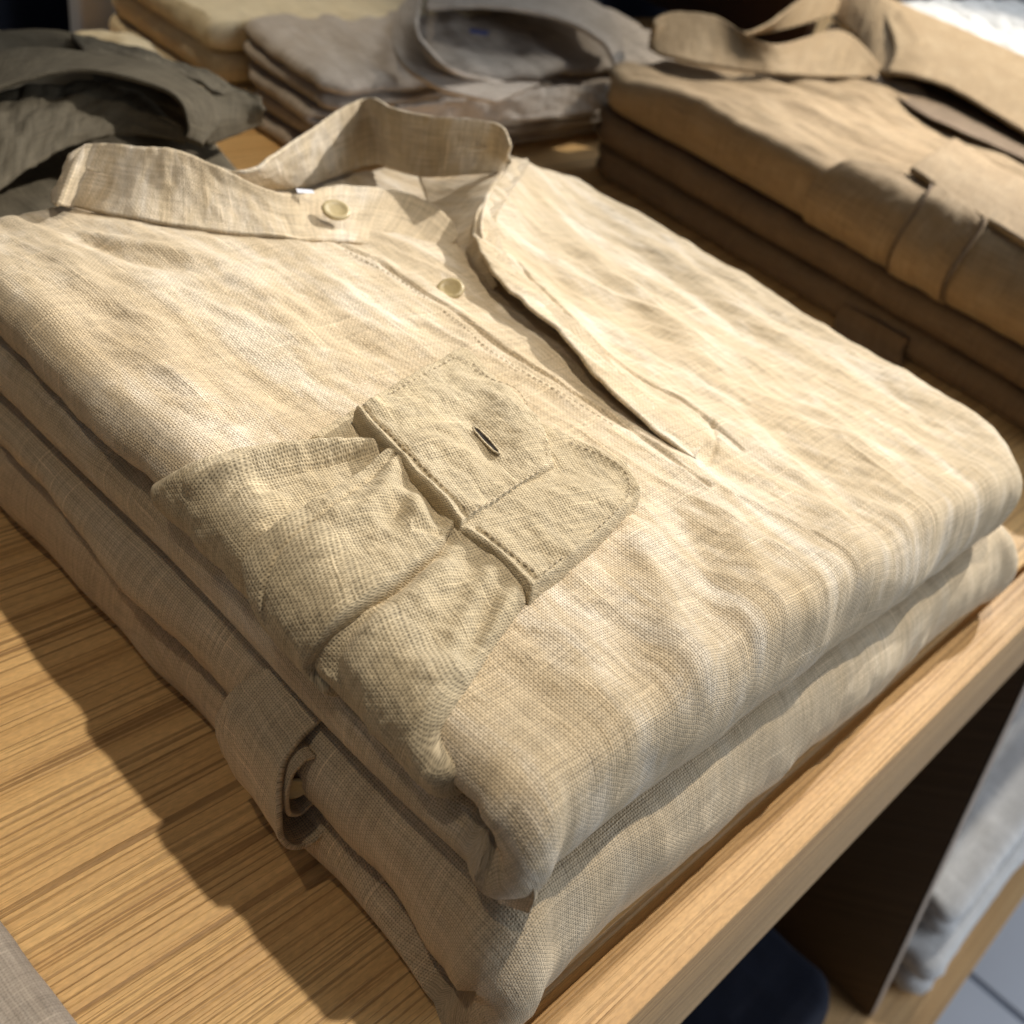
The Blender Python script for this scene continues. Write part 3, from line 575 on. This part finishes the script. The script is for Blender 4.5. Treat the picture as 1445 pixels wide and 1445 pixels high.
# ================================================================== CUFF OF THE LOWER SHIRT, hanging out of the side
def hanging_cuff():
    e = low; ys0, ys1 = .157, .190                 # near and far end
    prof = np.array([(.140, .0575), (.131, .0588), (.1230, .0555), (.1175, .049), (.1150, .040), (.1152, .031), (.1180, .0235), (.1235, .0205), (.129, .0230), (.131, .029)])
    pr = spline(prof, 70); m = 46; v = np.linspace(0, 1, m)
    L = np.concatenate([[0], np.cumsum(np.linalg.norm(np.diff(pr, axis=0), axis=1))]); q = L/L[-1]
    near = np.interp(q, [0, .12, .3, .5, .7, .85, 1], [.1585, .1585, .1570, .1515, .1500, .1485, .1500]); far = np.interp(q, [0, .12, .3, .5, .7, 1], [.1800, .1810, .1850, .1880, .1860, .176])
    Yg = near[:, None]+(far-near)[:, None]*v[None]; Xg = np.repeat(pr[:, :1], m, 1); Zg = np.repeat(pr[:, 1:], m, 1)
    Xg = Xg+.0030*(v[None]**1.5)*np.sin(np.pi*q)[:, None]*1.4-.0010*np.sin(np.pi*q)[:, None]*np.exp(-((v[None]-.0)/.12)**2)+.0006*fbm(q[:, None]*5, v[None]*3, 2, 5)
    G = np.stack([Xg, Yg, Zg], -1); uv = np.stack([np.repeat(L[:, None], m, 1)+.3, Yg], -1)
    o = under_parent(gridobj('cuff', G, M_lin2, None, uv, thick=.0016), e)
    edge = G[8:64, 0]+np.array([-.0003, .0018, 0]); 
    sm = tube('seam', edge[::3], .00045, M_thread, None, n=60, k=6); sm.parent = o; sm.matrix_parent_inverse = o.matrix_parent_inverse.copy()
    # crumpled inner layer showing in the mouth
    t = np.linspace(0, 1, 60); ring = np.stack([.1240+.0072*np.cos(1.35+t*3.9)*(1-.15*t), .0400+.0125*np.sin(1.35+t*3.9)*(1-.15*t)], 1)
    Yi = np.linspace(.1535, .182, 18); G2 = np.stack([np.repeat(ring[:, :1], 18, 1), np.repeat(Yi[None], 60, 0)+.0006*np.sin(t*9)[:, None], np.repeat(ring[:, 1:], 18, 1)], -1)
    G2 += .0004*perlin(t[:, None]*9, Yi[None]*90, 9)[..., None]
    under_parent(gridobj('cuff_lining', G2, M_lin2, None, np.stack([np.repeat(t[:, None]*.05, 18, 1), np.repeat(Yi[None], 60, 0)], -1), thick=.0013), e)
    button(e, (.1215, .1560, .0400), .0036, (-.45, -.9, .15))
hanging_cuff()
# pleats on the side of the near pile: a seam edge and slanting tucks
def side_patch(name, mat, e, cs, th=.0014, seed=0, n=60, m=30, nz=.0005):   # cloth sheet between four space curves
    f_, b_, l_, r_ = cs; G = coons(spline(f_, n), spline(b_, n), spline(l_, m), spline(r_, m))
    du = np.linspace(0, 1, n)[:, None]; dv = np.linspace(0, 1, m)[None]
    tu = np.gradient(G, axis=0); tv = np.gradient(G, axis=1); nn = np.cross(tu, tv); nn /= np.linalg.norm(nn, axis=2)[..., None]+1e-12
    a = np.linalg.norm(np.diff(G, axis=0), axis=2).sum(0).mean(); b = np.linalg.norm(np.diff(G, axis=1), axis=2).sum(1).mean()
    G = G+nn*(nz*fbm(du*a*60, dv*b*60, 3, seed))[..., None]
    uv = np.stack([np.repeat(du*a, m, 1)+seed*.3, np.repeat(dv*b, n, 0)], -1)
    return under_parent(gridobj(name, G, mat, None, uv, thick=th), e)
PP = lambda *q: [P(*a) for a in q]
G_ = PP((703, 1271, .0610), (728, 1278, .0600), (749, 1285, .0610)); H_ = PP((724, 1196, .0800), (738, 1215, .0800), (750, 1238, .0790))
side_patch('turned_layer', M_lin2, shirt, (G_, H_, [G_[0], PP((708, 1240, .071))[0], H_[0]], [G_[2], PP((757, 1262, .070))[0], H_[2]]), th=.0014, seed=45, n=40)
# ================================================================== OTHER PILES
def pile_shirt(label, group, mat, rect, z0, z1, top=None, name='folded_shirt', seed=0, left=None, bulge=.012, N=110, radii=(.012, .02, .02, .02), noise=.0016, parts=True, other=None):
    e = empty(name, label, 'shirt', ((rect[0]+rect[1])/2, (rect[2]+rect[3])/2, z0), group)
    h = z1-z0
    tp = top or (lambda x, y: z1+noise*fbm(x*26, y*20, 3, seed)-.0015)
    b = slab('body', mat, None, rect, radii, tp, lambda x, y: 0*x+z0+.0004, left=left or ((0, .5, 1), (bulge, bulge*.95), .006), other=other or ((0, .5, 1), (bulge, bulge*.95), .006), N=N, Mv=N, K=32, seed=seed, rough=.0016, nfreq=16)
    return e, under_parent(b, e)
# ---- tobacco brown pile on the right
GB = 'folded brown linen shirts of the right pile'
pile_shirt('shade-darkened brown linen shirt at the bottom of the brown pile', GB, M_brown2, (.615, .93, .10, .500), .0005, .0240, seed=51, left=((0, 1), (.013,), 0))
eb2, _ = pile_shirt('shade-darkened brown linen shirt in the middle of the brown pile, its cuff end showing', GB, M_brown2, (.612, .93, .10, .505), .0240, .0480, seed=52, left=((0, 1), (.012,), 0))
brt, _ = pile_shirt('tobacco brown linen shirt with open collar and folded cuff, topmost of its pile', GB, M_brown, (.616, .94, .10, .505), .0480, .0850, seed=53,
    left=((0, 1), (.016,), 0), noise=.0026, top=lambda x, y: .0835-.010*ss(.42, .52, y)+.0042*fbm(x*28+y*8, y*16, 3, 53)+.004*np.exp(-((y-.40)/.03)**2)*ss(.61, .66, x), N=180)
BCt = [((1238, 108, .088), (1262, 118, .0885)), ((1170, 108, .089), (1190, 45, .0985)), ((1090, 104, .088), (1090, 62, .105)), ((1000, 92, .086), (1010, 24, .105)), ((935, 78, .084), (945, 18, .103)), ((918, 66, .082), (925, 34, .100)),
       ((960, 60, .08), (975, 30, .095)), ((1040, 50, .08), (1060, 45, .094)), ((1110, 40, .08), (1135, -5, .10)), ((1180, 20, .08), (1200, -45, .105))]
band('collar', M_brown, brt, BCt, seed=61, th=.002)
BCr = [((1180, 20, .08), (1200, -45, .105)), ((1215, 60, .084), (1235, -10, .108)), ((1235, 95, .088), (1275, 20, .108)), ((1252, 106, .094), (1300, 60, .106))]
band('collar', M_brown, brt, BCr, seed=62, th=.002)
side_patch('front_panel', M_brown, brt, (PP((1252, 104, .096), (1290, 108, .1005), (1340, 125, .0985), (1420, 172, .0955), (1520, 235, .092)), PP((1235, -10, .104), (1330, 30, .098), (1480, 95, .092), (1620, 160, .088)),
    PP((1252, 104, .096), (1262, 60, .103), (1235, -10, .104)), PP((1520, 235, .092), (1570, 200, .090), (1620, 160, .088))), th=.002, seed=63)
side_patch('placket_gap', M_brown2, brt, (PP((1225, 108, .0885), (1300, 160, .0875), (1400, 205, .0875), (1500, 250, .087)), PP((1260, 100, .0875), (1330, 125, .087), (1430, 175, .087), (1530, 230, .087)),
    PP((1225, 108, .0885), (1260, 100, .0875)), PP((1500, 250, .087), (1530, 230, .087))), th=.0008, seed=64)  # dark strip standing for the shaded gap beneath the front panel
def wrap_lobe(bl, br, tr, tl, h, seed, nm='sleeve'):       # cloth lying on the top and rolling over the left side
    def col(b, t_):
        pb = P(b[0], b[1], .0505); pt = P(t_[0], t_[1], .0870+h); pb[0] = .603-h; pb2 = pb.copy()
        k = np.array([pb+[.006, 0, -.001], pb+[-.003, 0, .010], pb+[-.001, 0, .024], [.614-h*.3, pb[1]*.8+pt[1]*.2, .0850+h], [pt[0]*.5+.31, (pb[1]+pt[1])/2, .0870+h], pt]); return k
    return side_patch(nm, M_brown, brt, (spline([col(bl, tl)[0], col(br, tr)[0]], 40), spline([tl_p(tl, h), tl_p(tr, h)], 40), col(bl, tl), col(br, tr)), th=.0022, seed=seed, nz=.0009)
def tl_p(a, h): return P(a[0], a[1], .0870+h)
wrap_lobe((1150, 306), (1248, 388), (1313, 262), (1270, 243), .0050, 71)
wrap_lobe((1244, 384), (1314, 434), (1385, 308), (1318, 256), .0100, 72)
wrap_lobe((1310, 430), (1436, 492), (1470, 348), (1380, 305), .0065, 73)
for b_, t_, hh_ in (((1246, 386), (1315, 260), .0105), ((1312, 432), (1386, 308), .0105)):  # dark cords stand in for crease shade between the sleeve folds
    pb = P(b_[0], b_[1], .0505); pt = P(t_[0], t_[1], .0870+hh_); xx = .603-hh_
    under_parent(tube('seam', [(xx+.004, pb[1], .050), (xx-.004, pb[1], .060), (xx-.002, pb[1], .074), (.613-hh_*.3, pb[1]*.8+pt[1]*.2, .0855+hh_), tuple(pt+np.array([0, 0, .0005]))], .0011, M_brown2, None, n=50, k=6), brt)
side_patch('cuff', M_brown, brt, (PP((1284, 240, .096), (1380, 305, .096), (1480, 365, .096)), PP((1345, 198, .094), (1420, 245, .094), (1520, 290, .094)), PP((1284, 240, .096), (1310, 222, .097), (1345, 198, .094)), PP((1480, 365, .096), (1520, 290, .094))), th=.0035, seed=74)
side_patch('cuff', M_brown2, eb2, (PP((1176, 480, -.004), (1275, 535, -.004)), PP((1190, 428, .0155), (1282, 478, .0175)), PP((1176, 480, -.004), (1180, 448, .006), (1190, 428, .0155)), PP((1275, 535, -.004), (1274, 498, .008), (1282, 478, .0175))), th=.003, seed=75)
# ---- grey pile behind
GG = 'folded grey-beige linen shirts of the far pile'
for i, (z0, z1) in enumerate(((.0005, .013), (.013, .026), (.026, .039))):
    pile_shirt(('grey-beige linen shirt at the bottom of the far pile', 'grey-beige linen shirt second from the bottom of the far pile', 'grey-beige linen shirt just below the topmost of the far pile')[i], GG, M_grey, (.422+.006*(i % 2), .74, .552+.008*((i+1) % 2), .640), z0, z1, seed=81+i, bulge=.008, left=((0, 1), (.009,), 0))
gt, _ = pile_shirt('grey-beige linen shirt with round neck opening, on top of the far pile', GG, M_grey, (.425, .76, .555, .645), .039, .062, seed=85, bulge=.011, noise=.004, N=150)
side_patch('neck_band', M_grey, gt, (PP((590, 10, 0.078), (592, 50, 0.082), (630, 95, 0.076), (680, 112, 0.068), (760, 120, 0.062)), PP((600, -20, 0.068), (560, 20, 0.072), (560, 80, 0.069), (620, 125, 0.064), (700, 145, 0.058)),
    PP((590, 10, 0.078), (600, -20, 0.068)), PP((760, 120, 0.062), (700, 145, 0.058))), th=.003, seed=86)
side_patch('back_panel', M_grey, gt, (PP((600, 12, 0.080), (700, 10, 0.086), (790, 28, 0.084), (850, 62, 0.078), (868, 92, 0.072)), PP((620, -40, 0.072), (740, -30, 0.077), (830, 0, 0.080), (872, 35, 0.079), (880, 84, 0.070)),
    PP((600, 12, 0.080), (620, -40, 0.072)), PP((868, 92, 0.072), (880, 84, 0.070))), th=.003, seed=87)
side_patch('sleeve', M_grey, gt, (PP((540, 190, 0.034), (640, 172, 0.038), (760, 168, 0.040), (880, 150, 0.042)), PP((560, 150, 0.052), (660, 138, 0.054), (760, 125, 0.056), (870, 118, 0.054)), PP((540, 190, 0.034), (540, 168, 0.044), (560, 150, 0.052)), PP((880, 150, 0.042), (870, 118, 0.054))), th=.003, seed=88, nz=.003)
lbq = [P(664, 40, 0.069), P(690, 44, 0.069), P(688, 50, 0.069), P(662, 46, 0.069)]
under_parent(mesh_obj('neck_label', np.array(lbq), [[0, 1, 2, 3]], plain('blue_label', (.10, .12, .30), .7), None, smooth=False), gt)
# ---- olive pile on the left
GO = 'folded olive linen shirts of the left pile'
pile_shirt('olive grey linen shirt at the bottom of the left pile', GO, M_olive, (-.10, .315, .440, .60), .0005, .026, seed=91)
ot, _ = pile_shirt('olive grey linen shirt with a gaping collar, on top of the left pile', GO, M_olive, (-.10, .300, .437, .60), .026, .052, seed=92, noise=.003, N=140, top=lambda x, y: .051+.022*ss(.475, .54, y)+.003*fbm(x*26, y*20, 3, 92))
side_patch('collar', M_olive, ot, (PP((-60, 150, .085), (20, 118, .090), (110, 100, .093), (200, 116, .092), (250, 140, .088), (265, 178, .080), (262, 196, .076)), PP((-60, 90, .085), (30, 70, .090), (120, 75, .092), (220, 92, .090), (290, 130, .086), (310, 168, .079), (285, 205, .074)),
    PP((-60, 150, .085), (-60, 90, .085)), PP((262, 196, .076), (285, 205, .074))), th=.002, seed=93, n=90)
side_patch('front_panel', M_olive, ot, (PP((-80, 330, .066), (0, 268, .070), (90, 210, .073), (180, 190, .070), (262, 200, .070)), PP((-60, 160, .078), (20, 130, .080), (110, 118, .081), (190, 130, .079), (255, 180, .074)),
    PP((-80, 330, .066), (-70, 240, .076), (-60, 160, .078)), PP((262, 200, .070), (255, 180, .074))), th=.002, seed=94, n=90, nz=.002)
side_patch('back_panel', M_olive, ot, (PP((120, 76, .091), (230, 96, .088), (300, 128, .083), (372, 160, .072)), PP((100, 50, .075), (200, 72, .074), (290, 104, .072), (368, 142, .072)), PP((120, 76, .091), (100, 50, .075)), PP((372, 160, .072), (368, 142, .072))), th=.002, seed=95, n=80, nz=.002)
side_patch('cuff', M_olive, ot, (PP((290, 205, .066), (330, 190, .066), (368, 172, .066)), PP((300, 130, .080), (335, 135, .080), (364, 140, .080)), PP((290, 205, .066), (285, 165, .078), (300, 130, .080)), PP((368, 172, .066), (370, 155, .076), (364, 140, .080))), th=.003, seed=96)
# ---- cream shirts behind the olive pile
pile_shirt('cream linen shirt lying crumpled behind the olive pile', None, M_cream, (.10, .365, .625, .700), .0005, .034, seed=101, noise=.008, bulge=.012)
GC = 'folded linen shirts painted lit cream, back part of the far pile'
for i, (z0, z1) in enumerate(((.0005, .020), (.020, .040), (.040, .062))):  # lit back part of the grey pile, its light painted as cream cloth
    pile_shirt(('linen shirt painted lit cream at the bottom of the pile beside the metal post', 'linen shirt painted lit cream in the middle of the pile beside the metal post', 'linen shirt painted lit cream on top of the pile beside the metal post')[i], GC, M_cream, (.405+.003*(i % 2), .74, .648, .775), z0, z1, seed=141+i, bulge=.006, left=((0, 1), (.006,), 0), other=((0, 1), (.008,), 0))
# ---- white shirt, upper right
GW = 'white linen shirts of the far right pile'
pile_shirt('white linen shirt at the bottom of the far right pile', GW, M_white, (1.05, 1.45, .25, .60), .0005, .040, seed=111, bulge=.014)
pile_shirt('white linen shirt on top of the far right pile, beyond the brown shirts', GW, M_white, (1.06, 1.45, .265, .60), .040, .078, seed=112, noise=.008, bulge=.018)
# ---- grey linen shirt in the near left corner
pile_shirt('greyish linen shirt in the bottom left corner, only its hem edge showing', None, M_grey, (-.30, .049, .075, .36), .0005, .026, seed=121, bulge=.006, noise=.001)
# ================================================================== UNDER THE TABLE TOP
def prism(name, pts_yz, x0, x1, mat, parent=None):
    p = np.array(pts_yz, float); n = len(p); V = np.vstack([np.column_stack([np.full(n, x0), p]), np.column_stack([np.full(n, x1), p])])
    me = bpy.data.meshes.new(name); me.from_pydata(V.tolist(), [], [list(range(n))[::-1], list(range(n, 2*n))]+[[i, (i+1) % n, n+(i+1) % n, n+i] for i in range(n)]); me.materials.append(mat)
    o = bpy.data.objects.new(name, me); COL.objects.link(o); b = o.modifiers.new('bevel', 'BEVEL'); b.width = .001; b.segments = 2
    if parent: o.parent = parent
    return o
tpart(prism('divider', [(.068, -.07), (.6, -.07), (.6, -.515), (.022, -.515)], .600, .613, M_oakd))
tpart(prism('divider_lit_edge', [(.0675, -.07), (.0215, -.515), (.0205, -.515), (.0665, -.07)], .5995, .6135, M_oakf))  # paler strip, the light on the divider's front edge painted in
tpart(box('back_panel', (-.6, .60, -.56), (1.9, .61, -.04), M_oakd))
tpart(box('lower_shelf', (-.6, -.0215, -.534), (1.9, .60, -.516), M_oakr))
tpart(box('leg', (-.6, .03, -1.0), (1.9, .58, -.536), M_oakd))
pile_shirt('navy shirt folded in the dark compartment under the table top', None, M_navy, (.15, .50, .05, .35), -.515, -.38, seed=131, bulge=.01, N=60)
pile_shirt('white shirt on the lower shelf beside the divider, nearest to the floor', 'white shirts on the lower shelf', M_white, (.650, 1.15, .010, .30), -.515, -.465, seed=132, bulge=.012, N=70)
pile_shirt('white shirt lying on the other one on the lower shelf', 'white shirts on the lower shelf', M_white, (.675, 1.15, .022, .30), -.465, -.425, seed=133, bulge=.012, N=70)
fl = box('floor', (-3, -3, -1.08), (5, 3.5, -1.0), M_grout, bevel=0); fl['kind'] = 'structure'
tile = None; GX = P(1400, 1405, -1.)[0]-.8
for i in range(-2, 9):
    for j in range(-4, 2):
        if tile is None:
            tile = box('tile', (.006, .006, -.0005), (.394, .394, .004), M_tile, bevel=.001); me = tile.data
            o = tile
        else: o = tile.copy(); COL.objects.link(o)
        o.location = (.4*i+GX, .4*j-.2, -1.0); o.parent = fl
# ================================================================== BEHIND THE TABLE
x = np.linspace(-.3, 2.6, 220); z = np.linspace(-1, .8, 20)
G = np.stack([np.repeat(x[:, None], 20, 1), 1.15+.03*np.sin(x[:, None]*38)+.015*perlin(x[:, None]*20, z[None]*2, 3), np.repeat(z[None], 220, 0)], -1)
tag(gridobj('hanging_clothes', G, M_navy, None, np.stack([G[..., 0], G[..., 2]], -1), thick=.004), 'dark navy clothes hanging in a row behind the table', 'clothes')
p = empty('metal_post', 'pale grey metal upright standing behind the olive and cream piles', 'post', (.42, .81, 0))
under_parent(box('post', (.398, .80, -1), (.424, .82, .5), M_metal, bevel=.004), p); under_parent(box('rail', (.430, .80, -1), (.443, .812, .5), M_metal, bevel=.003), p)
pn = tag(prism('wood_panel', [(.62, .0), (.95, .0), (.95, .5), (.62, .5)], 1.04, 1.055, M_panel), 'dark brown wooden board standing between the brown and white piles', 'panel')
